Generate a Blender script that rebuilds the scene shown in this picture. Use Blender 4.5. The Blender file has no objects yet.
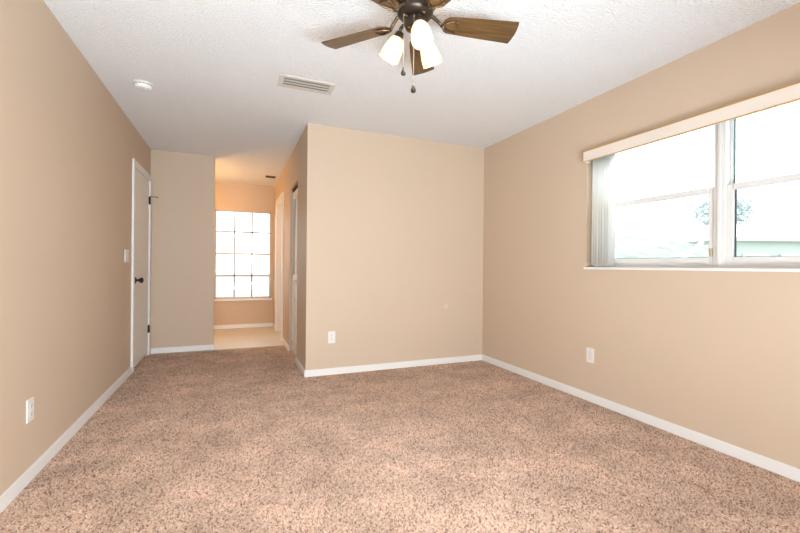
import bpy, bmesh, math, random
from mathutils import Vector, Matrix

random.seed(7)
SC = bpy.context.scene
COL = SC.collection
PI = math.pi

# ------------------------------------------------------------------ camera, sky, light, exposure
F_PX, YAW, PITCH, ROLL, CAM_H = 399.58, 0.394459, 0.001094, 0.009111, 1.0744
r_ = Vector((math.cos(YAW), -math.sin(YAW), 0)); f_ = Vector((math.sin(YAW), math.cos(YAW), 0)); u_ = Vector((0, 0, 1))
fw = f_ * math.cos(PITCH) - u_ * math.sin(PITCH)
u2 = u_ * math.cos(PITCH) + f_ * math.sin(PITCH)
rt = r_ * math.cos(ROLL) + u2 * math.sin(ROLL)
up = u2 * math.cos(ROLL) - r_ * math.sin(ROLL)
cam_data = bpy.data.cameras.new('camera')
cam_data.sensor_width = 36.0
cam_data.lens = 36.0 * F_PX / 800.0
cam_data.clip_start = 0.02
cam = bpy.data.objects.new('camera', cam_data); COL.objects.link(cam)
m = Matrix((rt, up, -fw)).transposed().to_4x4(); m.translation = (0, 0, CAM_H)
cam.matrix_world = m
SC.camera = cam

SC.view_settings.view_transform = 'Standard'
SC.view_settings.look = 'None'
SC.view_settings.exposure = 0.13
SC.view_settings.gamma = 1.0
SC.view_settings.use_curve_mapping = False

SKY = 3.2                # bright overcast sky
w = bpy.data.worlds.new('overcast_sky'); SC.world = w; w.use_nodes = True
nt = w.node_tree; nt.nodes.clear()
tc = nt.nodes.new('ShaderNodeTexCoord'); sp = nt.nodes.new('ShaderNodeSeparateXYZ'); rp = nt.nodes.new('ShaderNodeValToRGB')
rp.color_ramp.elements[0].position = 0.0; rp.color_ramp.elements[0].color = (0.98, 0.99, 1.0, 1)
rp.color_ramp.elements[1].position = 0.8; rp.color_ramp.elements[1].color = (0.95, 0.98, 1.0, 1)
bg = nt.nodes.new('ShaderNodeBackground'); bg.inputs['Strength'].default_value = SKY
wo = nt.nodes.new('ShaderNodeOutputWorld')
nt.links.new(tc.outputs['Generated'], sp.inputs[0]); nt.links.new(sp.outputs['Z'], rp.inputs[0])
nt.links.new(rp.outputs[0], bg.inputs['Color']); nt.links.new(bg.outputs[0], wo.inputs['Surface'])


def area_light(name, loc, target, sx, sy, power, color, portal=False):
    d = bpy.data.lights.new(name, 'AREA'); d.shape = 'RECTANGLE'; d.size = sx; d.size_y = sy
    d.energy = power; d.color = color
    if portal: d.cycles.is_portal = True
    o = bpy.data.objects.new(name, d); COL.objects.link(o)
    o.location = loc
    o.rotation_euler = (Vector(target) - Vector(loc)).to_track_quat('-Z', 'Y').to_euler()
    return o


# daylight: portals lead the sky in through both windows; other lamps are added fill
area_light('window_daylight', (2.80, 1.50, 1.55), (0, 1.50, 1.55), 1.86, 0.94, 1, (1, 1, 1), True)
area_light('nook_window_daylight', (0.15, 7.44, 1.25), (0.15, 0, 1.25), 0.9, 1.5, 1, (1, 1, 1), True)
area_light('rear_fill_light', (0.35, -1.06, 1.25), (0.35, 4, 1.25), 2.4, 1.6, 8, (1.0, 0.99, 0.95))  # unseen fill lamp added behind the camera
area_light('upward_fill_light', (0.35, -1.04, 0.30), (0.35, 0.15, 2.4), 2.4, 0.5, 262, (0.88, 1.0, 1.13))  # added lamp aimed up, standing in for bounced camera flash
area_light('side_fill_light', (3.45, 1.50, 2.65), (0.6, 1.50, 0.7), 2.2, 1.1, 110, (0.88, 1.0, 1.15))  # extra soft lamp added outside the double window to boost its daylight

# ------------------------------------------------------------------ room numbers
H = 2.44
XL, XR, XC = -0.9248, 2.6587, 0.6461       # left wall, right wall, hallway wall
YF, YA, YE, YB = 3.8907, 5.5526, 7.29, -0.9  # facing wall, alcove wall, hallway end, rear
XA = -0.2296                                # free end of alcove wall
T = 0.12
Y_CARPET = 5.50


# ------------------------------------------------------------------ mesh helpers
class MB:
    def __init__(self): self.bm = bmesh.new()

    def box(self, x0, y0, z0, x1, y1, z1, bevel=0.0, mat=None, smooth=False):
        b = bmesh.new(); bmesh.ops.create_cube(b, size=1.0)
        for v in b.verts:
            v.co = Vector(((x0 + x1) / 2 + v.co.x * (x1 - x0), (y0 + y1) / 2 + v.co.y * (y1 - y0), (z0 + z1) / 2 + v.co.z * (z1 - z0)))
        if bevel > 0:
            bmesh.ops.bevel(b, geom=b.edges[:], offset=bevel, segments=2, affect='EDGES', clamp_overlap=True)
        if mat is not None: bmesh.ops.transform(b, matrix=mat, verts=b.verts[:])
        self._add(b); return self

    def _add(self, b):
        me = bpy.data.meshes.new('tmp'); b.to_mesh(me); b.free(); self.bm.from_mesh(me); bpy.data.meshes.remove(me)

    def lathe(self, prof, seg=32, mat=None, smooth=True, cap=True):
        """prof: list of (radius, z); turned about +Z"""
        b = bmesh.new(); rings = []
        for r, z in prof:
            if r < 1e-6: rings.append([b.verts.new((0, 0, z))])
            else: rings.append([b.verts.new((r * math.cos(2 * PI * i / seg), r * math.sin(2 * PI * i / seg), z)) for i in range(seg)])
        for a, c in zip(rings, rings[1:]):
            for i in range(seg):
                j = (i + 1) % seg
                if len(a) == 1 and len(c) == 1: continue
                if len(a) == 1: b.faces.new((a[0], c[i], c[j]))
                elif len(c) == 1: b.faces.new((a[i], c[0], a[j]))
                else: b.faces.new((a[i], a[j], c[j], c[i]))
        if cap:
            for rr in (rings[0], rings[-1]):
                if len(rr) > 1: b.faces.new(rr)
        bmesh.ops.recalc_face_normals(b, faces=b.faces[:])
        for f in b.faces: f.smooth = smooth and len(f.verts) <= 4
        if mat is not None: bmesh.ops.transform(b, matrix=mat, verts=b.verts[:])
        self._add(b); return self

    def tube(self, pts, r, seg=10):
        """round rod along points; r a number or a list"""
        b = bmesh.new(); pts = [Vector(p) for p in pts]; n = len(pts)
        rs = [r] * n if not isinstance(r, (list, tuple)) else r
        rings = []; side = None
        for i, p in enumerate(pts):
            d = (pts[min(i + 1, n - 1)] - pts[max(i - 1, 0)]).normalized()
            if side is None: side = d.orthogonal().normalized()
            side = (side - d * side.dot(d)).normalized(); o2 = d.cross(side)
            rings.append([b.verts.new(p + (side * math.cos(2 * PI * k / seg) + o2 * math.sin(2 * PI * k / seg)) * rs[i]) for k in range(seg)])
        for a, c in zip(rings, rings[1:]):
            for k in range(seg):
                f = b.faces.new((a[k], a[(k + 1) % seg], c[(k + 1) % seg], c[k])); f.smooth = True
        b.faces.new(rings[0]); b.faces.new(rings[-1])
        bmesh.ops.recalc_face_normals(b, faces=b.faces[:])
        self._add(b); return self

    def prism(self, outline, z0, z1, mat=None, bevel=0.0):
        """outline in XY pulled from z0 to z1"""
        b = bmesh.new()
        lo = [b.verts.new((x, y, z0)) for x, y in outline]; hi = [b.verts.new((x, y, z1)) for x, y in outline]
        b.faces.new(lo[::-1]); b.faces.new(hi); n = len(lo)
        for i in range(n): b.faces.new((lo[i], lo[(i + 1) % n], hi[(i + 1) % n], hi[i]))
        bmesh.ops.recalc_face_normals(b, faces=b.faces[:])
        if bevel > 0:
            es = [e for e in b.edges if abs(e.verts[0].co.z - e.verts[1].co.z) < 1e-6]
            bmesh.ops.bevel(b, geom=es, offset=bevel, segments=2, affect='EDGES', clamp_overlap=True)
        if mat is not None: bmesh.ops.transform(b, matrix=mat, verts=b.verts[:])
        self._add(b); return self

    def build(self, name, material, parent=None, loc=None):
        me = bpy.data.meshes.new(name); self.bm.to_mesh(me); self.bm.free()
        if material: me.materials.append(material)
        o = bpy.data.objects.new(name, me); COL.objects.link(o)
        if parent is not None:
            o.parent = parent
        if loc is not None: o.location = loc
        return o


def B(*a, **k): return MB().box(*a, **k)


def tag(o, label=None, cat=None, group=None, kind=None):
    if label: o['label'] = label
    if cat: o['category'] = cat
    if group: o['group'] = group
    if kind: o['kind'] = kind
    return o


def thing(name, label, cat, loc=(0, 0, 0), rot=None, group=None, kind=None):
    o = bpy.data.objects.new(name, None); COL.objects.link(o)
    o.empty_display_size = 0.05
    o.location = loc
    if rot is not None: o.rotation_euler = rot
    return tag(o, label, cat, group, kind)


def struct(name, mb, material, label, cat):
    return tag(mb.build(name, material), label, cat, kind='structure')


# ------------------------------------------------------------------ materials
def new_mat(name):
    mt = bpy.data.materials.new(name); mt.use_nodes = True
    nt = mt.node_tree
    return mt, nt, nt.nodes['Principled BSDF']


def srgb(r, g, b):
    f = lambda c: (c / 255 / 12.92) if c / 255 <= 0.04045 else ((c / 255 + 0.055) / 1.055) ** 2.4
    return (f(r), f(g), f(b), 1)


def plain(name, col, rough=0.5, metal=0.0, bump=0.0, scale=60.0, var=0.0, spec=0.5, emit=0.0):
    mt, nt, p = new_mat(name)
    p.inputs['Base Color'].default_value = col; p.inputs['Roughness'].default_value = rough
    p.inputs['Metallic'].default_value = metal; p.inputs['Specular IOR Level'].default_value = spec
    if emit: p.inputs['Emission Color'].default_value = col; p.inputs['Emission Strength'].default_value = emit
    tc = nt.nodes.new('ShaderNodeTexCoord')
    no = nt.nodes.new('ShaderNodeTexNoise'); no.inputs['Scale'].default_value = scale; no.inputs['Detail'].default_value = 3
    nt.links.new(tc.outputs['Object'], no.inputs['Vector'])
    if bump:
        bp = nt.nodes.new('ShaderNodeBump'); bp.inputs['Strength'].default_value = bump; bp.inputs['Distance'].default_value = 0.003
        nt.links.new(no.outputs['Fac'], bp.inputs['Height']); nt.links.new(bp.outputs[0], p.inputs['Normal'])
    if var:
        mx = nt.nodes.new('ShaderNodeMix'); mx.data_type = 'RGBA'
        mx.inputs[6].default_value = tuple(c * (1 - var) for c in col[:3]) + (1,)
        mx.inputs[7].default_value = tuple(min(1, c * (1 + var)) for c in col[:3]) + (1,)
        nt.links.new(no.outputs['Fac'], mx.inputs[0]); nt.links.new(mx.outputs[2], p.inputs['Base Color'])
    return mt


WALL_COL = (0.612, 0.476, 0.352, 1)


def wall_paint(name='beige_wall_paint', patch=None):
    mt, nt, p = new_mat(name)
    p.inputs['Roughness'].default_value = 0.55; p.inputs['Specular IOR Level'].default_value = 0.25
    tc = nt.nodes.new('ShaderNodeTexCoord')
    no = nt.nodes.new('ShaderNodeTexNoise'); no.inputs['Scale'].default_value = 110; no.inputs['Detail'].default_value = 2
    n2 = nt.nodes.new('ShaderNodeTexNoise'); n2.inputs['Scale'].default_value = 1.3
    nt.links.new(tc.outputs['Object'], no.inputs['Vector']); nt.links.new(tc.outputs['Object'], n2.inputs['Vector'])
    bp = nt.nodes.new('ShaderNodeBump'); bp.inputs['Strength'].default_value = 0.10; bp.inputs['Distance'].default_value = 0.002
    nt.links.new(no.outputs['Fac'], bp.inputs['Height']); nt.links.new(bp.outputs[0], p.inputs['Normal'])
    mx = nt.nodes.new('ShaderNodeMix'); mx.data_type = 'RGBA'
    mx.inputs[6].default_value = tuple(c * 0.975 for c in WALL_COL[:3]) + (1,)
    mx.inputs[7].default_value = tuple(c * 1.025 for c in WALL_COL[:3]) + (1,)
    nt.links.new(n2.outputs['Fac'], mx.inputs[0])
    out = mx.outputs[2]
    if patch:                       # a small paler touch-up spot in the paint
        vm = nt.nodes.new('ShaderNodeVectorMath'); vm.operation = 'DISTANCE'; vm.inputs[1].default_value = patch
        nt.links.new(tc.outputs['Object'], vm.inputs[0])
        mr = nt.nodes.new('ShaderNodeMapRange'); mr.interpolation_type = 'SMOOTHSTEP'
        mr.inputs['From Min'].default_value = 0.022; mr.inputs['From Max'].default_value = 0.036
        mr.inputs['To Min'].default_value = 0.45; mr.inputs['To Max'].default_value = 0.0
        nt.links.new(vm.outputs['Value'], mr.inputs['Value'])
        m2 = nt.nodes.new('ShaderNodeMix'); m2.data_type = 'RGBA'
        m2.inputs[7].default_value = (0.76, 0.60, 0.44, 1)
        nt.links.new(mr.outputs[0], m2.inputs[0]); nt.links.new(out, m2.inputs[6]); out = m2.outputs[2]
    nt.links.new(out, p.inputs['Base Color'])
    return mt


def carpet_mat(tufts):
    mt, nt, p = new_mat('speckled_carpet_pile' if tufts else 'speckled_carpet')
    p.inputs['Roughness'].default_value = 0.95; p.inputs['Specular IOR Level'].default_value = 0.05
    tc = nt.nodes.new('ShaderNodeTexCoord')
    if tufts:                       # every tuft of yarn has its own tone
        at = nt.nodes.new('ShaderNodeAttribute'); at.attribute_name = 'tuft'; fac = at.outputs['Fac']
    else:
        vo = nt.nodes.new('ShaderNodeTexVoronoi'); vo.inputs['Scale'].default_value = 110
        nt.links.new(tc.outputs['Object'], vo.inputs['Vector'])
        sx = nt.nodes.new('ShaderNodeSeparateColor'); nt.links.new(vo.outputs['Color'], sx.inputs[0]); fac = sx.outputs[0]
    rp = nt.nodes.new('ShaderNodeValToRGB'); e = rp.color_ramp.elements
    e[0].position = 0.0; e[0].color = CARPET[0]
    e[1].position = 1.0; e[1].color = CARPET[4]
    for pos, c in ((0.12, CARPET[1]), (0.27, CARPET[2]), (0.66, CARPET[3])):
        k = e.new(pos); k.color = c
    nt.links.new(fac, rp.inputs[0])
    # larger walked-on patches: shading of the brushed pile put into the colour
    n2 = nt.nodes.new('ShaderNodeTexNoise'); n2.inputs['Scale'].default_value = 3.2; n2.inputs['Detail'].default_value = 5; n2.inputs['Roughness'].default_value = 0.65
    nt.links.new(tc.outputs['Object'], n2.inputs['Vector'])
    mr = nt.nodes.new('ShaderNodeMapRange'); mr.inputs['From Min'].default_value = 0.35; mr.inputs['From Max'].default_value = 0.65
    mr.inputs['To Min'].default_value = 0.78; mr.inputs['To Max'].default_value = 1.10
    nt.links.new(n2.outputs['Fac'], mr.inputs['Value'])
    hs = nt.nodes.new('ShaderNodeHueSaturation'); nt.links.new(rp.outputs[0], hs.inputs['Color']); nt.links.new(mr.outputs[0], hs.inputs['Value'])
    nt.links.new(hs.outputs[0], p.inputs['Base Color'])
    return mt


CARPET = [(0.28, 0.165, 0.120, 1), (0.47, 0.308, 0.232, 1), (0.69, 0.462, 0.354, 1), (0.81, 0.590, 0.463, 1), (0.93, 0.745, 0.615, 1)]


def ceiling_mat():
    mt, nt, p = new_mat('popcorn_ceiling')
    p.inputs['Roughness'].default_value = 0.9; p.inputs['Specular IOR Level'].default_value = 0.1
    tc = nt.nodes.new('ShaderNodeTexCoord')
    no = nt.nodes.new('ShaderNodeTexNoise'); no.inputs['Scale'].default_value = 75; no.inputs['Detail'].default_value = 4
    vo = nt.nodes.new('ShaderNodeTexVoronoi'); vo.inputs['Scale'].default_value = 90
    nt.links.new(tc.outputs['Object'], no.inputs['Vector']); nt.links.new(tc.outputs['Object'], vo.inputs['Vector'])
    ma = nt.nodes.new('ShaderNodeMath'); ma.operation = 'SUBTRACT'
    nt.links.new(no.outputs['Fac'], ma.inputs[0]); nt.links.new(vo.outputs['Distance'], ma.inputs[1])
    bp = nt.nodes.new('ShaderNodeBump'); bp.inputs['Strength'].default_value = 0.8; bp.inputs['Distance'].default_value = 0.012
    nt.links.new(ma.outputs[0], bp.inputs['Height']); nt.links.new(bp.outputs[0], p.inputs['Normal'])
    mx = nt.nodes.new('ShaderNodeMix'); mx.data_type = 'RGBA'
    mx.inputs[6].default_value = (0.80, 0.783, 0.772, 1); mx.inputs[7].default_value = (0.91, 0.895, 0.883, 1)
    nt.links.new(no.outputs['Fac'], mx.inputs[0]); nt.links.new(mx.outputs[2], p.inputs['Base Color'])
    return mt


def tile_mat():
    mt, nt, p = new_mat('pale_plank_tile')
    p.inputs['Roughness'].default_value = 0.34
    tc = nt.nodes.new('ShaderNodeTexCoord')
    br = nt.nodes.new('ShaderNodeTexBrick'); br.inputs['Scale'].default_value = 1.0
    br.inputs['Brick Width'].default_value = 0.62; br.inputs['Row Height'].default_value = 0.155; br.inputs['Mortar Size'].default_value = 0.003
    br.inputs['Color1'].default_value = (0.70, 0.65, 0.59, 1); br.inputs['Color2'].default_value = (0.75, 0.69, 0.63, 1); br.inputs['Mortar'].default_value = (0.60, 0.54, 0.47, 1)
    nt.links.new(tc.outputs['Object'], br.inputs['Vector'])
    mp = nt.nodes.new('ShaderNodeMapping'); mp.inputs['Scale'].default_value = (2.5, 22, 1)
    no = nt.nodes.new('ShaderNodeTexNoise'); no.inputs['Scale'].default_value = 3; no.inputs['Detail'].default_value = 5
    nt.links.new(tc.outputs['Object'], mp.inputs[0]); nt.links.new(mp.outputs[0], no.inputs['Vector'])
    mr = nt.nodes.new('ShaderNodeMapRange'); mr.inputs['To Min'].default_value = 0.75; mr.inputs['To Max'].default_value = 1.25
    nt.links.new(no.outputs['Fac'], mr.inputs['Value'])
    hs = nt.nodes.new('ShaderNodeHueSaturation'); nt.links.new(br.outputs['Color'], hs.inputs['Color']); nt.links.new(mr.outputs[0], hs.inputs['Value'])
    nt.links.new(hs.outputs[0], p.inputs['Base Color'])
    return mt


def glass_mat(name='window_glass', tint=(0.97, 0.99, 0.985, 1)):
    mt = bpy.data.materials.new(name); mt.use_nodes = True; nt = mt.node_tree; nt.nodes.clear()
    out = nt.nodes.new('ShaderNodeOutputMaterial'); tr = nt.nodes.new('ShaderNodeBsdfTransparent'); gl = nt.nodes.new('ShaderNodeBsdfGlossy')
    tr.inputs['Color'].default_value = tint; gl.inputs['Roughness'].default_value = 0.01
    fr = nt.nodes.new('ShaderNodeFresnel'); fr.inputs['IOR'].default_value = 1.35
    mx = nt.nodes.new('ShaderNodeMixShader')
    nt.links.new(fr.outputs[0], mx.inputs[0]); nt.links.new(tr.outputs[0], mx.inputs[1]); nt.links.new(gl.outputs[0], mx.inputs[2])
    nt.links.new(mx.outputs[0], out.inputs['Surface'])
    return mt


def translucent(name, col, frac=0.5, emit=0.0, ecol=(1, 1, 1, 1)):
    mt = bpy.data.materials.new(name); mt.use_nodes = True; nt = mt.node_tree; nt.nodes.clear()
    out = nt.nodes.new('ShaderNodeOutputMaterial'); tl = nt.nodes.new('ShaderNodeBsdfTranslucent'); df = nt.nodes.new('ShaderNodeBsdfPrincipled')
    df.inputs['Base Color'].default_value = col; df.inputs['Roughness'].default_value = 0.35
    tl.inputs['Color'].default_value = col
    if emit:
        df.inputs['Emission Color'].default_value = ecol; df.inputs['Emission Strength'].default_value = emit
    mx = nt.nodes.new('ShaderNodeMixShader'); mx.inputs[0].default_value = frac
    nt.links.new(df.outputs[0], mx.inputs[1]); nt.links.new(tl.outputs[0], mx.inputs[2]); nt.links.new(mx.outputs[0], out.inputs['Surface'])
    return mt


def wood_mat():
    mt, nt, p = new_mat('walnut_blade')
    p.inputs['Roughness'].default_value = 0.32
    tc = nt.nodes.new('ShaderNodeTexCoord'); mp = nt.nodes.new('ShaderNodeMapping'); mp.inputs['Scale'].default_value = (2.0, 28, 10)
    no = nt.nodes.new('ShaderNodeTexNoise'); no.inputs['Scale'].default_value = 2.2; no.inputs['Detail'].default_value = 6
    nt.links.new(tc.outputs['Object'], mp.inputs[0]); nt.links.new(mp.outputs[0], no.inputs['Vector'])
    rp = nt.nodes.new('ShaderNodeValToRGB'); e = rp.color_ramp.elements
    e[0].position = 0.3; e[0].color = (0.060, 0.028, 0.010, 1); e[1].position = 0.7; e[1].color = (0.15, 0.082, 0.030, 1)
    nt.links.new(no.outputs['Fac'], rp.inputs[0]); nt.links.new(rp.outputs[0], p.inputs['Base Color'])
    return mt


M = {
    'wall': wall_paint(), 'wall_patch': wall_paint('beige_wall_paint_touched_up', (2.176, YF, 0.636)),
    'ceiling': ceiling_mat(), 'carpet': carpet_mat(False), 'pile': carpet_mat(True), 'tile': tile_mat(),
    'trim': plain('white_trim_paint', (0.83, 0.80, 0.77, 1), 0.4, bump=0.03),
    'door': plain('white_door_paint', (0.80, 0.765, 0.725, 1), 0.42, bump=0.05, scale=90),
    'plastic': plain('white_plastic', (0.78, 0.75, 0.71, 1), 0.35),
    'slot': plain('dark_slot', (0.09, 0.08, 0.07, 1), 0.6),
    'black': plain('black_hardware', (0.008, 0.007, 0.006, 1), 0.5, 0.0),
    'vinyl': plain('white_window_vinyl', (0.74, 0.72, 0.69, 1), 0.35),
    'gasket': plain('dark_glazing_gasket', (0.03, 0.05, 0.05, 1), 0.5),
    'track': plain('teal_grey_track', (0.22, 0.34, 0.34, 1), 0.5),
    'muntin': plain('backlit_muntin', (0.36, 0.31, 0.27, 1), 0.45),  # muntin colour darkened to read as a silhouette against the sky
    'glass': glass_mat(),
    'bronze': plain('dark_bronze', (0.055, 0.040, 0.030, 1), 0.34, 0.7),
    'bronze_arm': plain('brushed_bronze', (0.13, 0.09, 0.055, 1), 0.32, 0.8),
    'wood': wood_mat(),
    'shade': translucent('frosted_amber_glass', (0.97, 0.87, 0.64, 1), 0.6, 0.0),
    'bulb': plain('lit_bulb', (1.0, 0.90, 0.76, 1), 0.4, emit=310.0),
    'chain': plain('pull_chain_metal', (0.45, 0.36, 0.26, 1), 0.35, 0.8),
    'vane': translucent('white_vinyl_vane', (0.97, 0.965, 0.94, 1), 0.75),
    'valance': plain('pale_valance', (0.80, 0.70, 0.61, 1), 0.45),
    'gold': plain('gold_valance_edge', (0.58, 0.33, 0.07, 1), 0.4, 0.1),
    'vent': plain('cream_metal_vent', (0.66, 0.60, 0.53, 1), 0.4),
    'vent_dark': plain('dark_duct', (0.34, 0.29, 0.25, 1), 0.8),
    'lawn': plain('pale_lawn', (0.32, 0.34, 0.31, 1), 0.9, bump=0.4, scale=30, var=0.1),
    'stucco': plain('white_stucco', (0.86, 0.87, 0.86, 1), 0.8, bump=0.1, scale=40),
    'mint': plain('pale_green_stucco', (0.46, 0.54, 0.50, 1), 0.8, bump=0.1, scale=40, var=0.05),
    'roof': plain('white_flat_roof', (0.7, 0.7, 0.7, 1), 0.8),
    'pane_far': plain('pale_pane', (0.60, 0.63, 0.63, 1), 0.25, var=0.1, scale=6),
    'hedge': plain('washed_out_hedge', (0.50, 0.57, 0.53, 1), 0.9, bump=0.3, scale=14, var=0.08),  # hedge green washed out in its colour, as if overexposed
    'leaf': plain('glare_pale_leaf', (0.60, 0.67, 0.69, 1), 0.7, var=0.1, scale=5),  # foliage paled in its colour to carry the glare
}

# ------------------------------------------------------------------ structure: floor, ceiling, walls
struct('floor', B(XL - T, YB - T, -0.10, XR + T, Y_CARPET, -0.004), M['carpet'], 'speckled beige and brown cut pile carpet of the main room', 'carpet')


def carpet_pile():
    import numpy as np
    rng = np.random.default_rng(3); S = 0.0076
    nx_, ny_ = int((XR - XL - 0.03) / S), int((Y_CARPET - 0.02 - YB - 0.02) / S)
    gx, gy = np.meshgrid(np.arange(nx_), np.arange(ny_))
    x = XL + 0.018 + (gx.ravel() + rng.uniform(0.1, 0.9, gx.size)) * S; y = YB + 0.02 + (gy.ravel() + rng.uniform(0.1, 0.9, gy.size)) * S
    keep = ~((y > YF - 0.018) & (x > XC - 0.018)); x, y = x[keep], y[keep]; n = x.size
    r = rng.uniform(0.0047, 0.0068, n); h = rng.uniform(0.005, 0.0105, n); a = rng.uniform(0, PI / 2, n)
    co = np.zeros((n, 5, 3), np.float32)
    for k in range(4):
        co[:, k, 0] = x + r * np.cos(a + k * PI / 2); co[:, k, 1] = y + r * np.sin(a + k * PI / 2); co[:, k, 2] = -0.0055
    co[:, 4, 0] = x + rng.normal(0, 0.003, n); co[:, 4, 1] = y + rng.normal(0, 0.003, n); co[:, 4, 2] = h - 0.0055
    base = (np.arange(n) * 5)[:, None, None]
    tri = (base + np.array([[0, 1, 4], [1, 2, 4], [2, 3, 4], [3, 0, 4]])[None]).reshape(-1)
    me = bpy.data.meshes.new('carpet_pile'); nf = n * 4
    me.vertices.add(n * 5); me.vertices.foreach_set('co', co.ravel())
    me.loops.add(nf * 3); me.loops.foreach_set('vertex_index', tri.astype(np.int32))
    me.polygons.add(nf); me.polygons.foreach_set('loop_start', np.arange(nf, dtype=np.int32) * 3)
    at = me.attributes.new('tuft', 'FLOAT', 'POINT'); at.data.foreach_set('value', np.repeat(rng.uniform(0, 1, n), 5).astype(np.float32))
    me.update(); me.validate()
    me.materials.append(M['pile'])
    o = bpy.data.objects.new('carpet_pile', me); COL.objects.link(o)
    return tag(o, 'speckled tan and brown cut pile of the wall to wall carpet', 'carpet', kind='stuff')


carpet_pile()
hall = MB(); hall.box(XL - T, Y_CARPET, -0.10, XC + T, YE + T, -0.004)
struct('floor_hall', hall, M['tile'], 'pale glossy plank tile floor in the hallway before the gridded window', 'floor')
struct('trim_1', B(XA, Y_CARPET - 0.012, -0.01, XC, Y_CARPET + 0.02, 0.005, bevel=0.003), plain('pale_threshold', (0.55, 0.46, 0.38, 1), 0.4), 'thin pale threshold strip where carpet meets the tile', 'threshold')
struct('ceiling', B(XL - T, YB - T, H, XR + T, YE + T, H + 0.1), M['ceiling'], 'white popcorn textured ceiling over the whole room', 'ceiling')

# left wall with the door opening
D1a, D1b, D1h = 4.685, 5.458, 2.045
wl = MB()
wl.box(XL - T, YB - T, 0, XL, D1a, H); wl.box(XL - T, D1b, 0, XL, YE + T, H); wl.box(XL - T, D1a, D1h, XL, D1b, H); wl.box(XL - T, D1a, 0, XL - T + 0.02, D1b, D1h)  # last box: unseen backing added to block light under the door
struct('wall_left', wl, M['wall'], 'long beige painted wall with the closed white slab door', 'wall')

# right wall with the window opening
W1a, W1b, W1z0, W1z1 = 0.57, 2.43, 1.078, 2.03
wr = MB()
wr.box(XR, YB - T, 0, XR + T, W1a, H); wr.box(XR, W1b, 0, XR + T, YF + T, H)
wr.box(XR, W1a, 0, XR + T, W1b, W1z0); wr.box(XR, W1a, W1z1, XR + T, W1b, H)
struct('wall_right', wr, M['wall'], 'beige painted wall with the wide double window', 'wall')

struct('wall_facing', B(XC, YF, 0, XR, YF + T, H), M['wall_patch'], 'beige painted wall facing the camera between hallway and window wall', 'wall')
struct('wall_alcove', B(XL, YA, 0, XA, YA + T, H), M['wall'], 'narrow beige wall beside the white slab door, ending at the hallway', 'wall')

# hallway wall with closet and doorway openings
C_a, C_b, C_h = 4.50, 5.14, 2.02
D3a, D3b, D3h = 5.90, 6.74, 2.04
wh = MB()
wh.box(XC, YF + T, 0, XC + T, C_a, H); wh.box(XC, C_b, 0, XC + T, D3a, H); wh.box(XC, D3b, 0, XC + T, YE + T, H)
wh.box(XC, C_a, C_h, XC + T, C_b, H); wh.box(XC, D3a, D3h, XC + T, D3b, H); wh.box(XC + T - 0.006, D3a, 0, XC + T, D3b, D3h)  # last box: unseen backing added behind the doorway against light leaks
struct('wall_hall', wh, M['wall'], 'beige hallway wall with the louvered closet door and white doorway', 'wall')
# closet and room behind the hallway wall are closed off
cl = MB(); cl.box(XC + T, C_a - 0.12, 0, XC + T + 0.7, C_a - 0.06, H); cl.box(XC + T, C_b + 0.06, 0, XC + T + 0.7, C_b + 0.12, H); cl.box(XC + T + 0.7, C_a - 0.12, 0, XC + T + 0.76, C_b + 0.12, H)
cl.box(XC + T, C_a - 0.12, -0.1, XC + T + 0.76, C_b + 0.12, -0.005) if False else None
struct('wall_closet', cl, M['wall'], 'beige walls inside the closet behind the louvered door', 'wall')

# hallway end wall with the gridded window
G_a, G_b, G_z0, G_z1 = -0.29, 0.595, 0.500, 1.985
we = MB()
we.box(XL, YE, 0, G_a, YE + T, H); we.box(G_b, YE, 0, XC, YE + T, H)
we.box(G_a, YE, 0, G_b, YE + T, G_z0); we.box(G_a, YE, G_z1, G_b, YE + T, H)
struct('wall_hall_end', we, M['wall'], 'beige hallway end wall around the tall gridded window', 'wall')

# rear wall (behind the camera) with an added glazed opening for fill light
P_a, P_b, P_h = -0.85, 1.55, 2.10
wb = MB()
wb.box(XL, YB - T, 0, P_a, YB, H); wb.box(P_b, YB - T, 0, XR, YB, H); wb.box(P_a, YB - T, P_h, P_b, YB, H)
struct('wall_rear', wb, M['wall'], 'beige rear wall around the added glazed opening', 'wall')

# ------------------------------------------------------------------ baseboards
BH, BT = 0.064, 0.013


def base_x(mb, x, y0, y1, side):       # along y, on a wall plane x; side = +1 sticks out to +x
    x2 = x + side * BT
    mb.box(min(x, x2), y0, 0.0, max(x, x2), y1, BH - 0.006); xx = x + side * BT * 0.6
    mb.box(min(x, xx), y0, BH - 0.006, max(x, xx), y1, BH)


def base_y(mb, y, x0, x1, side):
    y2 = y + side * BT
    mb.box(x0, min(y, y2), 0.0, x1, max(y, y2), BH - 0.006); yy = y + side * BT * 0.6
    mb.box(x0, min(y, yy), BH - 0.006, x1, max(y, yy), BH)


b = MB(); base_x(b, XL, YB, 4.618, 1)
struct('baseboard_left', b, M['trim'], 'white baseboard along the long wall with the slab door', 'baseboard')
b = MB(); base_x(b, XR, YB, YF, -1)
struct('baseboard_right', b, M['trim'], 'white baseboard along the window wall', 'baseboard')
b = MB(); base_y(b, YF, XC - BT, XR - BT, -1)
struct('baseboard_facing', b, M['trim'], 'white baseboard along the wall facing the camera', 'baseboard')
b = MB(); base_y(b, YA, XL + 0.02, XA + BT, -1); base_x(b, XA, YA, YA + T, 1)
struct('baseboard_alcove', b, M['trim'], 'short white baseboard on the narrow wall beside the slab door', 'baseboard')
b = MB(); base_x(b, XC, YF, C_a, -1); base_x(b, XC, C_b, D3a - 0.07, -1); base_x(b, XC, D3b + 0.075, YE, -1)
struct('baseboard_hall', b, M['trim'], 'white baseboard pieces along the hallway wall with the closet', 'baseboard')
b = MB(); base_y(b, YE, XL, XC - BT, -1)
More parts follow.
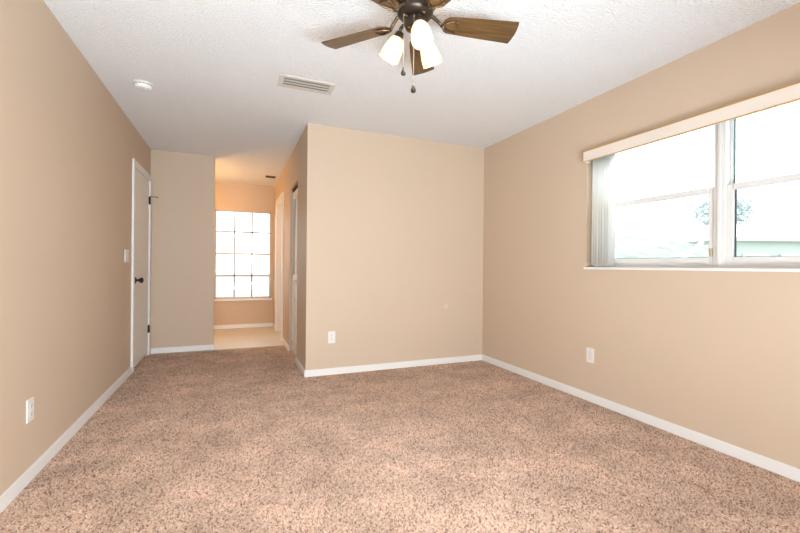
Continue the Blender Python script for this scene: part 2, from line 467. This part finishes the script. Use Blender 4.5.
struct('baseboard_hall_end', b, M['trim'], 'white baseboard under the gridded window', 'baseboard')

# ------------------------------------------------------------------ door_1: white slab door on the left wall
d1 = thing('door_1', 'closed white slab door with black knob and hinges on the long wall', 'door', (XL, D1a, 0), kind='structure')
ox, oy = XL, D1a


def L1(x0, y0, z0, x1, y1, z1, bevel=0.0): return B(x0 - ox, y0 - oy, z0, x1 - ox, y1 - oy, z1, bevel=bevel)


cs = MB(); CW, CT = 0.064, 0.018
cs.box(0, -CW, 0, CT, 0.006, D1h + CW, bevel=0.003); cs.box(0, D1b - oy - 0.006, 0, CT, D1b - oy + CW, D1h + CW, bevel=0.003); cs.box(0.0005, 0.006, D1h - 0.006, CT - 0.0005, D1b - oy - 0.006, D1h + CW - 0.0005, bevel=0.003)
cs.box(-T + 0.02, 0, 0, 0, 0.012, D1h); cs.box(-T + 0.02, D1b - oy - 0.012, 0, 0, D1b - oy, D1h); cs.box(-T + 0.02, 0.012, D1h - 0.012, 0, D1b - oy - 0.012, D1h)
cs.build('door_frame', M['trim'], d1)
L1(XL - 0.030, D1a + 0.015, 0.020, XL + 0.004, D1b - 0.015, D1h - 0.016, bevel=0.002).build('door_slab', M['door'], d1)
kn = MB()
RX = Matrix.Rotation(PI / 2, 4, 'Y')
kz, ky = 0.906, D1a + 0.075 - oy
kn.lathe([(0, 0), (0.033, 0), (0.033, 0.004), (0.028, 0.009), (0.012, 0.011), (0.0115, 0.034), (0.017, 0.038), (0.0265, 0.048), (0.0285, 0.058), (0.025, 0.068), (0.013, 0.074), (0, 0.075)], 28, Matrix.Translation((0.004, ky, kz)) @ RX, cap=False)
tag(kn.build('door_knob', M['black'], d1), 'black round door knob')
for zc in (1.815, 0.312):
    hg = MB()
    hg.lathe([(0, -0.047), (0.0075, -0.045), (0.0075, 0.045), (0, 0.047)], 14, Matrix.Translation((0.012, D1b - oy - 0.008, zc)), cap=False)
    hg.box(0.004, D1b - oy - 0.034, zc - 0.044, 0.007, D1b - oy - 0.008, zc + 0.044)
    hg.box(0.014, D1b - oy - 0.008, zc - 0.044, 0.0195, D1b - oy + 0.014, zc + 0.044)
    h = tag(hg.build('hinge', M['black'], d1), 'black door hinge')
    if zc > 1:
        st = MB(); y_ = D1b - oy - 0.008
        st.tube([(0.012, y_, zc + 0.047), (0.035, y_, zc + 0.045), (0.085, y_ - 0.015, zc + 0.041)], 0.0035)
        st.tube([(0.085, y_ - 0.015, zc + 0.041), (0.093, y_ - 0.0175, zc + 0.0405)], 0.007)
        st.build('door_stop', M['black'], h)

# ------------------------------------------------------------------ door_2: louvered bifold closet door
d2 = thing('door_2', 'white louvered bifold closet door in the hallway wall', 'closet door', (XC, C_a, 0), kind='structure')
DX0, DX1 = 0.030, 0.058
PW = (C_b - C_a - 0.012) / 2
B(0.02, 0.0, C_h - 0.024, 0.07, C_b - C_a, C_h - 0.001).build('track', M['bronze'], d2)
for k in range(2):
    y0 = 0.004 + k * (PW + 0.004); y1 = y0 + PW
    pn = MB(); sw = 0.045
    z0, z1 = 0.018, C_h - 0.050
    pn.box(DX0, y0, z0, DX1, y0 + sw, z1, bevel=0.002); pn.box(DX0, y1 - sw, z0, DX1, y1, z1, bevel=0.002)
    for za, zb in ((z0, z0 + 0.14), (0.86, 0.96), (z1 - 0.09, z1)):
        pn.box(DX0, y0 + sw, za, DX1, y1 - sw, zb, bevel=0.002)
    fr = pn.build('bifold_panel', M['door'], d2)
    B(DX0 + 0.010, y0 + sw, z0 + 0.14, DX1 - 0.008, y1 - sw, 0.86).build('lower_panel', M['door'], fr)
    lv = MB(); n = 40; a0, a1 = 0.965, z1 - 0.095
    for i in range(n):
        zc = a0 + (a1 - a0) * (i + 0.5) / n
        lv.box(-0.017, y0 + sw, -0.003, 0.017, y1 - sw, 0.003, mat=Matrix.Translation(((DX0 + DX1) / 2, 0, zc)) @ Matrix.Rotation(math.radians(-38), 4, 'Y'))
    lv.build('louvers', M['door'], fr)
    if k == 0:
        kb = MB().lathe([(0, 0), (0.009, 0), (0.008, 0.012), (0.017, 0.020), (0.018, 0.028), (0.012, 0.034), (0, 0.035)], 20, Matrix.Translation((DX0, y1 - 0.085, 0.885)) @ Matrix.Rotation(-PI / 2, 4, 'Y'), cap=False)
        kb.build('knob', M['plastic'], fr)

# ------------------------------------------------------------------ door_3: white doorway deeper in the hallway
d3 = thing('door_3', 'white cased doorway at the far end of the hallway wall', 'doorway', (XC, D3a, 0), kind='structure')
cs = MB(); W = D3b - D3a
cs.box(-0.020, -0.068, 0, 0, 0.006, D3h + 0.07, bevel=0.003); cs.box(-0.020, W - 0.006, 0, 0, W + 0.072, D3h + 0.07, bevel=0.003); cs.box(-0.0195, 0.006, D3h - 0.006, -0.0005, W - 0.006, D3h + 0.0695, bevel=0.003)
cs.box(0, 0, 0, T - 0.007, 0.014, D3h); cs.box(0, W - 0.014, 0, T - 0.007, W, D3h); cs.box(0, 0.014, D3h - 0.014, T - 0.007, W - 0.014, D3h)
cs.build('door_frame', M['trim'], d3)
B(0.075, 0.016, 0.012, 0.110, W - 0.016, D3h - 0.017, bevel=0.002).build('door_slab', M['door'], d3)

# ------------------------------------------------------------------ window_1: two single-hung units in the right wall
w1 = thing('window_1', 'wide white double window of two single-hung units in the right wall', 'window', (XR, W1a, W1z0), kind='structure')
XG = 0.080


def wb_(mb, x0, y0, z0, x1, y1, z1, bevel=0.0):          # world y, z -> local
    mb.box(x0, y0 - W1a, z0 - W1z0, x1, y1 - W1a, z1 - W1z0, bevel=bevel); return mb


fr = MB()
YM0, YM1 = 1.458, 1.522
wb_(fr, 0.055, W1a, W1z0, 0.118, W1b, W1z0 + 0.030); wb_(fr, 0.055, W1a, W1z1 - 0.035, 0.118, W1b, W1z1)
wb_(fr, 0.055, W1a, W1z0, 0.118, W1a + 0.035, W1z1); wb_(fr, 0.055, W1b - 0.035, W1z0, 0.118, W1b, W1z1)
wb_(fr, 0.050, YM0, W1z0, 0.118, YM1, W1z1, 0.003)
wb_(fr, 0.040, YM0 + 0.022, W1z0, 0.052, YM1 - 0.022, W1z1, 0.003)
fo = fr.build('window_frame', M['vinyl'], w1)
sl = MB(); wb_(sl, -0.016, W1a - 0.012, W1z0 - 0.016, 0.056, W1b + 0.014, W1z0 + 0.002, 0.003)
sl.build('window_sill', M['trim'], w1)
for (ya, yb) in ((W1a + 0.035, YM0), (YM1, W1b - 0.035)):
    # lower sash, inside
    s = MB(); st = 0.034; za, zb = W1z0 + 0.030, 1.580
    wb_(s, 0.062, ya, za, 0.088, ya + st, zb, 0.003); wb_(s, 0.062, yb - st, za, 0.088, yb, zb, 0.003)
    wb_(s, 0.060, ya + st, za, 0.088, yb - st, za + 0.038, 0.003); wb_(s, 0.058, ya + st, zb - 0.036, 0.088, yb - st, zb, 0.003)
    so = s.build('lower_sash', M['vinyl'], w1)
    g = MB(); wb_(g, 0.076, ya + st, za + 0.038, 0.079, yb - st, zb - 0.036); g.build('pane', M['glass'], so)
    k = MB()
    wb_(k, 0.080, ya + st, za + 0.038, 0.088, ya + st + 0.005, zb - 0.036); wb_(k, 0.080, yb - st - 0.006, za + 0.038, 0.0885, yb - st + 0.0005, zb - 0.036)
    wb_(k, 0.080, ya + st, za + 0.037, 0.088, yb - st, za + 0.041)
    tag(k.build('gasket', M['gasket'], so), 'dark glazing gasket')
    # upper sash, outside
    s = MB(); st2 = 0.014; za, zb = 1.560, W1z1 - 0.035
    wb_(s, 0.090, ya, za, 0.112, ya + st2, zb, 0.003); wb_(s, 0.090, yb - st2, za, 0.112, yb, zb, 0.003)
    wb_(s, 0.090, ya, za, 0.112, yb, za + 0.022, 0.003); wb_(s, 0.090, ya, zb - 0.022, 0.112, yb, zb, 0.003)
    so = s.build('upper_sash', M['vinyl'], w1)
    k = MB(); wb_(k, 0.104, yb - st2 - 0.007, za + 0.022, 0.112, yb - st2 + 0.0005, zb - 0.022)
    tag(k.build('gasket', M['track'], so), 'teal grey glazing gasket')
    g = MB(); wb_(g, 0.100, ya + st2, za + 0.022, 0.103, yb - st2, zb - 0.022); g.build('pane', M['glass'], so)
lt = MB(); wb_(lt, 0.046, 1.528, 1.150, 0.062, 1.542, 1.200, 0.003)
tag(lt.build('sash_latch', plain('beige_latch', (0.55, 0.42, 0.30, 1), 0.4), w1), 'beige sash latch')

# ------------------------------------------------------------------ window_2: gridded window at the hallway end
w2 = thing('window_2', 'tall white window of twelve panes at the hallway end', 'window', (G_a, YE, G_z0), kind='structure')


def wg_(mb, x0, y0, z0, x1, y1, z1, bevel=0.0):
    mb.box(x0 - G_a, y0, z0 - G_z0, x1 - G_a, y1, z1 - G_z0, bevel=bevel); return mb


f = MB(); ft = 0.020
wg_(f, G_a, 0.022, G_z0, G_a + ft, 0.07, G_z1); wg_(f, G_b - ft, 0.022, G_z0, G_b, 0.07, G_z1)
wg_(f, G_a, 0.022, G_z0, G_b, 0.07, G_z0 + 0.026); wg_(f, G_a, 0.022, G_z1 - ft, G_b, 0.07, G_z1)
wg_(f, G_a + ft, 0.020, 1.243, G_b - ft, 0.062, 1.273, 0.002)
f.build('window_frame', plain('backlit_white_frame', (0.62, 0.57, 0.52, 1), 0.45), w2)  # frame white darkened in the colour for its backlit look
gr = MB()
for x in (0.011, 0.289): wg_(gr, x - 0.011, 0.030, G_z0 + 0.026, x + 0.011, 0.054, G_z1 - ft)
for z in (0.884, 1.628): wg_(gr, G_a + ft, 0.030, z - 0.011, G_b - ft, 0.054, z + 0.011)
gr.build('muntins', M['muntin'], w2)
g = MB(); wg_(g, G_a + ft, 0.040, G_z0 + 0.026, G_b - ft, 0.043, G_z1 - ft); g.build('pane', M['glass'], w2)
s = MB(); wg_(s, G_a - 0.04, -0.030, G_z0 - 0.034, G_b + 0.03, 0.022, G_z0 - 0.002, 0.004)
s.build('window_sill', M['trim'], w2)

# ------------------------------------------------------------------ added_window: unseen glazed door added behind the camera to admit fill light
w3 = thing('added_window', 'added white framed sliding glass door in the rear wall, unseen opening for fill light', 'patio door', (P_a, YB, 0), kind='structure')
f = MB(); PWD = P_b - P_a
for x in (0, PWD / 2 - 0.03, PWD - 0.06): f.box(x, -0.10, 0, x + 0.06, -0.02, P_h)
f.box(0, -0.10, 0, PWD, -0.02, 0.06); f.box(0, -0.10, P_h - 0.06, PWD, -0.02, P_h)
f.build('window_frame', M['vinyl'], w3)
B(0.06, -0.062, 0.06, PWD - 0.06, -0.057, P_h - 0.06).build('pane', M['glass'], w3)

# ------------------------------------------------------------------ vertical blind pushed to the far end of window_1
vb = thing('vertical_blind', 'white vertical blind drawn aside under a pale gold-edged valance at the double window', 'window blind', (XR, 2.414, 1.924))
VX = 0.058
v = MB(); VL = 1.95
v.box(-VX, -VL, 0.0, -VX + 0.006, 0.0, 0.087); v.box(-VX + 0.008, -0.008, 0.0, 0.0, 0.0, 0.087); v.box(-VX + 0.008, -VL, 0.0, 0.0, -VL + 0.008, 0.087)
v.box(-VX + 0.008, -VL + 0.008, 0.079, -0.0, -0.008, 0.087)
va = v.build('valance', M['valance'], vb)
for z in (0.0, 0.083):
    e = MB(); e.box(-VX - 0.0025, -VL, z - 0.001, -VX, 0.0, z + 0.0055)
    tag(e.build('edge_strip', M['gold'], va), 'thin gold edge strip of the valance')
B(-0.045, -VL + 0.02, 0.047, -0.012, -0.02, 0.078).build('head_rail', M['vinyl'], vb)
vane0 = None
for i in range(10):
    yv = -0.088 - i * 0.0165 + (0.004 if i % 3 == 0 else 0)
    ang = math.radians(8 + (i * 37 % 11) - 4)
    if vane0 is None:
        mb = MB(); n = 8
        bm = mb.bm; rows = []
        for j in range(n + 1):
            t = j / n - 0.5; sag = 0.006 * (1 - (2 * t) ** 2)
            rows.append((bm.verts.new((t * 0.080, sag, -0.832)), bm.verts.new((t * 0.080, sag, 0.045)), bm.verts.new((t * 0.080, sag + 0.0012, -0.832)), bm.verts.new((t * 0.080, sag + 0.0012, 0.045))))
        for a, c in zip(rows, rows[1:]):
            for q in ((a[0], c[0], c[1], a[1]), (a[2], a[3], c[3], c[2]), (a[0], a[2], c[2], c[0]), (a[1], c[1], c[3], a[3])):
                fc = bm.faces.new(q); fc.smooth = len(q) == 4
        bm.faces.new((rows[0][0], rows[0][1], rows[0][3], rows[0][2])); bm.faces.new((rows[-1][0], rows[-1][2], rows[-1][3], rows[-1][1]))
        vane0 = mb.build('vane', M['vane'], vb); o = vane0
    else:
        o = vane0.copy(); COL.objects.link(o); o.parent = vb
    o.location = (-0.010, yv, 0.0); o.rotation_euler = (0, 0, ang)

# ------------------------------------------------------------------ ceiling fan
FX, FY, FZ = 0.788, 1.734, 2.240
KIT = 0.006             # light kit sits this much higher under the flywheel
PHI = math.radians(59.6)
fan = thing('ceiling_fan', 'bronze five-blade ceiling fan with three lit glass shades and two pull chains', 'ceiling fan', (FX, FY, H))
zc = FZ - H                                   # blade plane, local
MB().lathe([(0, 0), (0.085, 0), (0.088, -0.012), (0.098, -0.030), (0.112, -0.060), (0.114, -0.090), (0.108, -0.116), (0.096, -0.132), (0.060, -0.142), (0, -0.142)], 40, cap=False).build('motor_housing', M['bronze'], fan)
MB().lathe([(0, -0.138), (0.080, -0.140), (0.086, -0.147), (0.086, -0.164), (0.076, -0.178), (0.052, -0.187), (0, -0.187)], 40, cap=False).build('flywheel', M['bronze'], fan)
lk = MB().lathe([(0, -0.186), (0.046, -0.188), (0.050, -0.192), (0.050, -0.222), (0.044, -0.236), (0.028, -0.246), (0.012, -0.252), (0.009, -0.262), (0, -0.265)], 36, cap=False).build('light_kit', M['bronze'], fan)


def blade_outline():
    pts = []; r0, r1, w0, w1 = 0.135, 0.500, 0.096, 0.133
    n = 10
    for i in range(n + 1):                    # rounded root
        a = PI / 2 + PI * i / n
        pts.append((r0 + 0.040 + 0.040 * math.cos(a), (w0 / 2) * math.sin(a)))
    pts.append((r0 + 0.15, -(w0 / 2 + 0.008)))
    m_ = 8
    for i in range(m_ + 1):
        t = i / m_; y = -w1 / 2 + w1 * t
        pts.append((r1 + 0.010 * (1 - (2 * t - 1) ** 2), y))
    pts.append((r0 + 0.15, w0 / 2 + 0.008))
    return pts


blade_me = arm_me = screw_me = None
for k in range(5):
    R = Matrix.Rotation(PHI + k * 2 * PI / 5, 4, 'Z')
    Mx = Matrix.Translation((0, 0, zc)) @ R @ Matrix.Rotation(math.radians(-13.7), 4, 'X')
    if blade_me is None:
        bl = MB().prism(blade_outline(), -0.003, 0.003, bevel=0.0012).build('fan_blade', M['wood'], fan); blade_me = bl.data
        ar = MB()
        ar.tube([(0.072, 0.0, 0.040), (0.092, 0.0, 0.036), (0.118, 0.0, 0.010), (0.132, 0.0, -0.008)], [0.010, 0.009, 0.008, 0.008])
        # loop-shaped iron under the blade root
        for s in (-1, 1):
            ar.tube([(0.130, 0.0, -0.008), (0.150, s * 0.016, -0.008), (0.178, s * 0.030, -0.0075), (0.200, s * 0.034, -0.007)], [0.008, 0.006, 0.005, 0.004])
        ar.tube([(0.200, 0.034, -0.007), (0.208, 0.018, -0.007), (0.210, 0.0, -0.007), (0.208, -0.018, -0.007), (0.200, -0.034, -0.007)], 0.0042)
        arm = ar.build('blade_iron', M['bronze_arm'], bl); arm_me = arm.data
        sc0 = MB().lathe([(0, -0.0065), (0.004, -0.006), (0.0055, -0.003), (0, -0.003)], 10, Matrix.Translation((0, 0, -0.004)), cap=False).build('screw', M['bronze_arm'], bl)
        screw_me = sc0.data
    else:
        bl = bpy.data.objects.new('fan_blade', blade_me); COL.objects.link(bl); bl.parent = fan
        arm = bpy.data.objects.new('blade_iron', arm_me); COL.objects.link(arm); arm.parent = bl
        sc0 = bpy.data.objects.new('screw', screw_me); COL.objects.link(sc0); sc0.parent = bl
    sc0.location = (0.150, 0, 0)
    for y in (0.026, -0.026):
        s2 = sc0.copy(); COL.objects.link(s2); s2.parent = bl; s2.location = (0.204, y, 0)
    bl.matrix_local = Mx

LAMP_W = 2.2
shade_me = None
for k, az in enumerate((-100, 140, 22)):
    R = Matrix.Rotation(math.radians(az), 4, 'Z')
    tilt = math.radians(28)
    base = Vector((0.072, 0, -0.272))
    hm = MB().tube([(0.040, 0, -0.210), (0.060, 0, -0.210), (0.071, 0, -0.222), (0.074, 0, -0.240)], 0.0085)
    hm.lathe([(0, 0.006), (0.018, 0.004), (0.022, -0.004), (0.024, -0.024), (0.022, -0.028), (0, -0.028)], 24, Matrix.Translation((0.073, 0, -0.252 + KIT)) @ Matrix.Rotation(-tilt, 4, 'Y'), cap=False)
    arm = hm.build('lamp_arm', M['bronze'], lk); arm.matrix_local = R
    Sm = R @ Matrix.Translation((0.073 + 0.020 * math.sin(tilt), 0, -0.252 + KIT - 0.022)) @ Matrix.Rotation(-tilt, 4, 'Y')
    if shade_me is None:
        pr = [(0.022, 0.0), (0.030, -0.005), (0.036, -0.018), (0.042, -0.040), (0.046, -0.066), (0.048, -0.088), (0.049, -0.106)]
        inner = [(r - 0.003, z) for r, z in pr[::-1]]
        so = MB().lathe(pr + inner, 36, cap=False).build('lamp_shade', M['shade'], fan); shade_me = so.data
        bo = MB().lathe([(0, -0.036), (0.012, -0.038), (0.014, -0.048), (0.024, -0.064), (0.025, -0.074), (0.018, -0.088), (0, -0.093)], 24, cap=False).build('bulb', M['bulb'], so); bulb_me = bo.data
    else:
        so = bpy.data.objects.new('lamp_shade', shade_me); COL.objects.link(so); so.parent = fan
        bo = bpy.data.objects.new('bulb', bulb_me); COL.objects.link(bo); bo.parent = so
    so.matrix_local = Sm

vdir = Vector((-FX, -FY, 0)).normalized(); side = Vector((0.923, -0.384, 0))
for px, zb in ((-0.052, 1.953), (-0.005, 1.876)):
    p0 = side * px + vdir * 0.062 * (1 if px < -0.03 else 0.95)
    zt = -0.204
    ch = MB(); ch.tube([tuple(side * px * 0.7 + vdir * 0.044) [:2] + (zt,), tuple(p0)[:2] + (zt - 0.002,), tuple(p0)[:2] + (zt - 0.012,), tuple(p0)[:2] + (zb + 0.034 - H,)], [0.004, 0.0035, 0.0014, 0.0012], 8)
    co = ch.build('pull_chain', M['chain'], fan)
    fb = MB().lathe([(0, 0.040), (0.003, 0.038), (0.0055, 0.028), (0.0110, 0.014), (0.0120, 0.007), (0.009, 0.001), (0, 0)], 18, Matrix.Translation((p0.x, p0.y, zb - H)), cap=False)
    tag(fb.build('pull_fob', M['bronze'], co), 'dark teardrop pull fob')

# ------------------------------------------------------------------ ceiling fixtures
sd = thing('smoke_detector', 'round white smoke detector on the ceiling by the long wall', 'smoke detector', (-0.643, 3.55, H))
MB().lathe([(0, 0), (0.066, 0), (0.067, -0.008), (0.062, -0.011), (0, -0.011)], 40, cap=False).build('base_plate', M['plastic'], sd)
MB().lathe([(0, -0.011), (0.058, -0.011), (0.060, -0.020), (0.056, -0.034), (0.046, -0.042), (0.030, -0.044), (0, -0.045)], 40, cap=False).build('cover', M['plastic'], sd)
sv = MB()
for i in range(14):
    a = 2 * PI * i / 14
    sv.box(0.0575, -0.009, -0.019, 0.0605, 0.009, -0.014, mat=Matrix.Rotation(a, 4, 'Z'))
sv.build('sensor_slots', plain('grey_slots', (0.25, 0.23, 0.21, 1), 0.6), sd)
MB().lathe([(0, -0.0445), (0.010, -0.0448), (0.010, -0.047), (0, -0.048)], 18, Matrix.Translation((0.018, 0.0, 0)), cap=False).build('test_button', M['plastic'], sd)

cv = thing('ceiling_vent', 'long cream slatted air vent on the ceiling behind the fan', 'air vent', (0.499, 3.070, H))
f = MB(); vw, vd = 0.205, 0.100
f.box(-vw, -vd, -0.006, vw, -vd + 0.034, 0, bevel=0.002); f.box(-vw, vd - 0.034, -0.006, vw, vd, 0, bevel=0.002)
f.box(-vw, -vd + 0.034, -0.006, -vw + 0.036, vd - 0.034, 0, bevel=0.002); f.box(vw - 0.036, -vd + 0.034, -0.006, vw, vd - 0.034, 0, bevel=0.002)
f.build('vent_frame', M['vent'], cv)
B(-vw + 0.03, -vd + 0.03, -0.002, vw - 0.03, vd - 0.03, -0.0005).build('duct', M['vent_dark'], cv)
for y, a in ((-0.045, 13), (-0.001, 13), (0.043, 13)):
    s = MB(); s.box(-vw + 0.036, -0.0215, -0.0012, vw - 0.036, 0.0215, 0.0012, mat=Matrix.Translation((0, y, -0.012)) @ Matrix.Rotation(math.radians(a), 4, 'X'))
    s.build('slat', M['vent'], cv)

hv = thing('ceiling_vent', 'small dark vent grille on the hallway ceiling before the gridded window', 'air vent', (0.515, 6.49, H))
f = MB(); vw, vd = 0.075, 0.062
f.box(-vw, -vd, -0.007, vw, -vd + 0.014, 0); f.box(-vw, vd - 0.014, -0.007, vw, vd, 0); f.box(-vw, -vd, -0.007, -vw + 0.014, vd, 0); f.box(vw - 0.014, -vd, -0.007, vw, vd, 0)
f.build('vent_frame', plain('brown_vent', (0.16, 0.10, 0.06, 1), 0.5), hv)
B(-vw + 0.012, -vd + 0.012, -0.002, vw - 0.012, vd - 0.012, -0.0005).build('duct', M['vent_dark'], hv)
s = MB()
for i in range(5): s.box(-vw + 0.012, -0.008, -0.001, vw - 0.012, 0.008, 0.001, mat=Matrix.Translation((0, -0.040 + i * 0.020, -0.007)) @ Matrix.Rotation(math.radians(35), 4, 'X'))
s.build('grille', plain('brown_grille', (0.12, 0.08, 0.05, 1), 0.5), hv)


# ------------------------------------------------------------------ wall plates
def rounded(w_, h_, r, n=5):
    pts = []
    for cx, cy, a0 in ((w_ / 2 - r, h_ / 2 - r, 0), (-w_ / 2 + r, h_ / 2 - r, PI / 2), (-w_ / 2 + r, -h_ / 2 + r, PI), (w_ / 2 - r, -h_ / 2 + r, 1.5 * PI)):
        for i in range(n + 1):
            a = a0 + PI / 2 * i / n; pts.append((cx + r * math.cos(a), cy + r * math.sin(a)))
    return pts


def wall_frame(normal):
    """local +Z = out of the wall, +Y = up"""
    n = Vector(normal); y = Vector((0, 0, 1)); x = y.cross(n)
    return Matrix((x, y, n)).transposed().to_euler()


def outlet(label, loc, normal):
    t = thing('wall_outlet', label, 'outlet', loc, wall_frame(normal), group='duplex outlets low on the walls')
    MB().prism(rounded(0.071, 0.116, 0.005), 0, 0.006, bevel=0.0022).build('cover_plate', M['plastic'], t)
    for s in (-1, 1):
        r = MB().prism(rounded(0.034, 0.029, 0.011), 0.006, 0.0085, Matrix.Translation((0, s * 0.0195, 0)), bevel=0.001).build('receptacle', M['plastic'], t)
        sl = MB(); cy = s * 0.0195
        sl.box(-0.0075, cy - 0.001, 0.008, -0.0052, cy + 0.008, 0.0088); sl.box(0.0052, cy - 0.001, 0.008, 0.0075, cy + 0.007, 0.0088)
        sl.lathe([(0, 0.0088), (0.0027, 0.0088), (0.0027, 0.008)], 12, Matrix.Translation((0, cy - 0.007, 0)), cap=False)
        sl.build('slots', M['slot'], r)
    MB().lathe([(0, 0.0075), (0.003, 0.007), (0.0035, 0.006)], 12, cap=False).build('screw', M['plastic'], t)
    return t


outlet('white duplex outlet low on the long wall with the slab door', (XL, 2.520, 0.348), (1, 0, 0))
outlet('white duplex outlet low on the wall facing the camera', (0.897, YF, 0.367), (0, -1, 0))

t = thing('wall_outlet', 'white rectangular rocker style wall plate low under the double window', 'wall plate', (XR, 2.379, 0.370), wall_frame((-1, 0, 0)))
MB().prism(rounded(0.074, 0.117, 0.005), 0, 0.006, bevel=0.0022).build('cover_plate', M['plastic'], t)
MB().prism(rounded(0.034, 0.068, 0.002), 0.006, 0.0078, bevel=0.0008).build('insert', plain('off_white_insert', (0.72, 0.69, 0.67, 1), 0.3), t)
for s in (-1, 1): MB().lathe([(0, 0.0075), (0.003, 0.007), (0.0035, 0.006)], 12, Matrix.Translation((0, s * 0.049, 0)), cap=False).build('screw', M['plastic'], t)

t = thing('light_switch', 'white double light switch plate beside the slab door', 'light switch', (XL, 4.425, 1.145), wall_frame((1, 0, 0)))
MB().prism(rounded(0.150, 0.118, 0.005), 0, 0.006, bevel=0.0022).build('cover_plate', M['plastic'], t)
for s in (-1, 1):
    MB().prism(rounded(0.040, 0.070, 0.002), 0.006, 0.0085, Matrix.Translation((s * 0.038, 0, 0)), bevel=0.001).build('rocker', plain('rocker_white', (0.70, 0.62, 0.55, 1), 0.3), t)

# ------------------------------------------------------------------ vanity lamp light spilling warm into the hallway nook
pl = bpy.data.lights.new('vanity_light', 'POINT'); pl.energy = 27; pl.color = (1.0, 0.62, 0.26); pl.shadow_soft_size = 0.09
po = bpy.data.objects.new('vanity_light', pl); COL.objects.link(po); po.location = (-0.74, 6.30, 1.72)

# ------------------------------------------------------------------ outside
GZ = -0.14
struct('ground', B(-40, -40, GZ - 0.2, 60, 60, GZ), M['lawn'], 'pale washed-out lawn outside the windows', 'ground')


def along(u, t, z=0.0):
    """a spot on the ground in direction u (pixels across) at depth t"""
    rc = (u - 400) / F_PX
    return Vector((math.sin(YAW) + math.cos(YAW) * rc, math.cos(YAW) - math.sin(YAW) * rc, 0)) * t + Vector((0, 0, z))


# clipped hedge running away from the window
ha, hb = along(560, 7.0), along(712, 12.6)
hd = hb - ha; hl = hd.length
hm = MB(); bm = hm.bm
nx, nz, ny = 60, 14, 5
bmesh.ops.create_cube(bm, size=1.0)
bmesh.ops.subdivide_edges(bm, edges=bm.edges[:], cuts=22, use_grid_fill=True)
for v_ in bm.verts:
    v_.co = Vector(((v_.co.x + 0.5) * hl, v_.co.y * 0.7 + 0.35, (v_.co.z + 0.5) * 1.93))
    v_.co += Vector((random.uniform(-.01, .01), random.uniform(-.02, .02), random.uniform(-.02, .02) if v_.co.z > 0.1 else 0))
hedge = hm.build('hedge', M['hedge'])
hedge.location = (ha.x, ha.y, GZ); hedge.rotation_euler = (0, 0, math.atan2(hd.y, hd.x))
tag(hedge, 'clipped green hedge coloured washed-out as if overexposed, seen through the lower pane beside the blind', 'hedge')

# white curved rail in front of the hedge
pts = []
for u, v_, t in ((613, 253, 7.9), (630, 250, 8.2), (645, 245.5, 8.6), (658, 240.5, 8.9), (672, 237.5, 9.2), (686, 236.5, 9.5), (697, 238.5, 9.7), (701, 243, 9.75), (697, 249, 9.6), (688, 254, 9.4), (680, 262, 9.2)):
    hz = 266.9 + (u - 400) * ROLL
    pts.append(along(u, t - 0.75, CAM_H + (hz - v_) / F_PX * (t - 0.75)))
pts = [Vector((pts[0].x, pts[0].y, GZ))] + pts + [Vector((pts[-1].x, pts[-1].y, GZ))]
rail = MB().tube(pts, 0.055, 8).build('garden_arch', M['stucco'])
tag(rail, 'white curved garden arch in front of the pale hedge outside', 'arch')

# small tree behind the window mullion, foliage colour paled for glare
tb = along(722, 11.0)
tree = thing('garden_tree', 'small tree with foliage coloured pale for glare, seen past the mullion of the double window', 'tree', (tb.x, tb.y, GZ))
MB().tube([(0, 0, 0), (0.02, 0.01, 1.2), (0.0, 0.0, 2.6)], [0.06, 0.05, 0.03]).build('trunk', plain('grey_bark', (0.4, 0.38, 0.35, 1), 0.9, bump=0.4), tree)
cm = bmesh.new(); cz = CAM_H + (269.5 - 210) / F_PX * 11.0 - GZ
for i in range(1500):
    while True:
        q = Vector((random.uniform(-1, 1), random.uniform(-1, 1), random.uniform(-1, 1)))
        if abs(q.x) ** 4 + abs(q.y) ** 4 + abs(q.z) ** 4 < 1: break
    c = Vector((q.x * 0.60, q.y * 0.60, cz + q.z * 0.42))
    d = Vector((random.gauss(0, 1), random.gauss(0, 1), random.gauss(0, 1))).normalized(); e = d.orthogonal().normalized()
    l, wd = 0.085, 0.032
    vs = [cm.verts.new(c - d * l), cm.verts.new(c + e * wd), cm.verts.new(c + d * l), cm.verts.new(c - e * wd)]
    cm.faces.new(vs)
leaf = MB(); leaf.bm.free(); leaf.bm = cm
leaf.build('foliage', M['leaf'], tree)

# low pale house across the lawn
h0, h1 = along(712, 14.0), along(900, 14.0)
hd = h1 - h0; hl = hd.length
ho = thing('house', 'low pale green house across the lawn beyond the double window', 'house', (h0.x, h0.y, GZ), (0, 0, math.atan2(hd.y, hd.x)))
ht = CAM_H + 31.5 / F_PX * 14.0 - GZ
B(0, 0, 0, hl, 4, ht - 0.12).build('house_wall', M['mint'], ho)
B(-0.25, -0.25, ht - 0.12, hl + 0.25, 4.2, ht).build('roof', M['roof'], ho)
for x in (1.05, 2.35, 3.9):
    wf = MB(); a, b_, c, d = x, x + 0.95, 0.55, 1.75
    wf.box(a, -0.05, c, a + 0.07, 0.01, d); wf.box(b_ - 0.07, -0.05, c, b_, 0.01, d); wf.box(a, -0.05, c, b_, 0.01, c + 0.07); wf.box(a, -0.05, d - 0.07, b_, 0.01, d)
    wo_ = wf.build('house_window', M['stucco'], ho)
    B(a + 0.07, -0.02, c + 0.07, b_ - 0.07, -0.01, d - 0.07).build('pane', M['pane_far'], wo_)
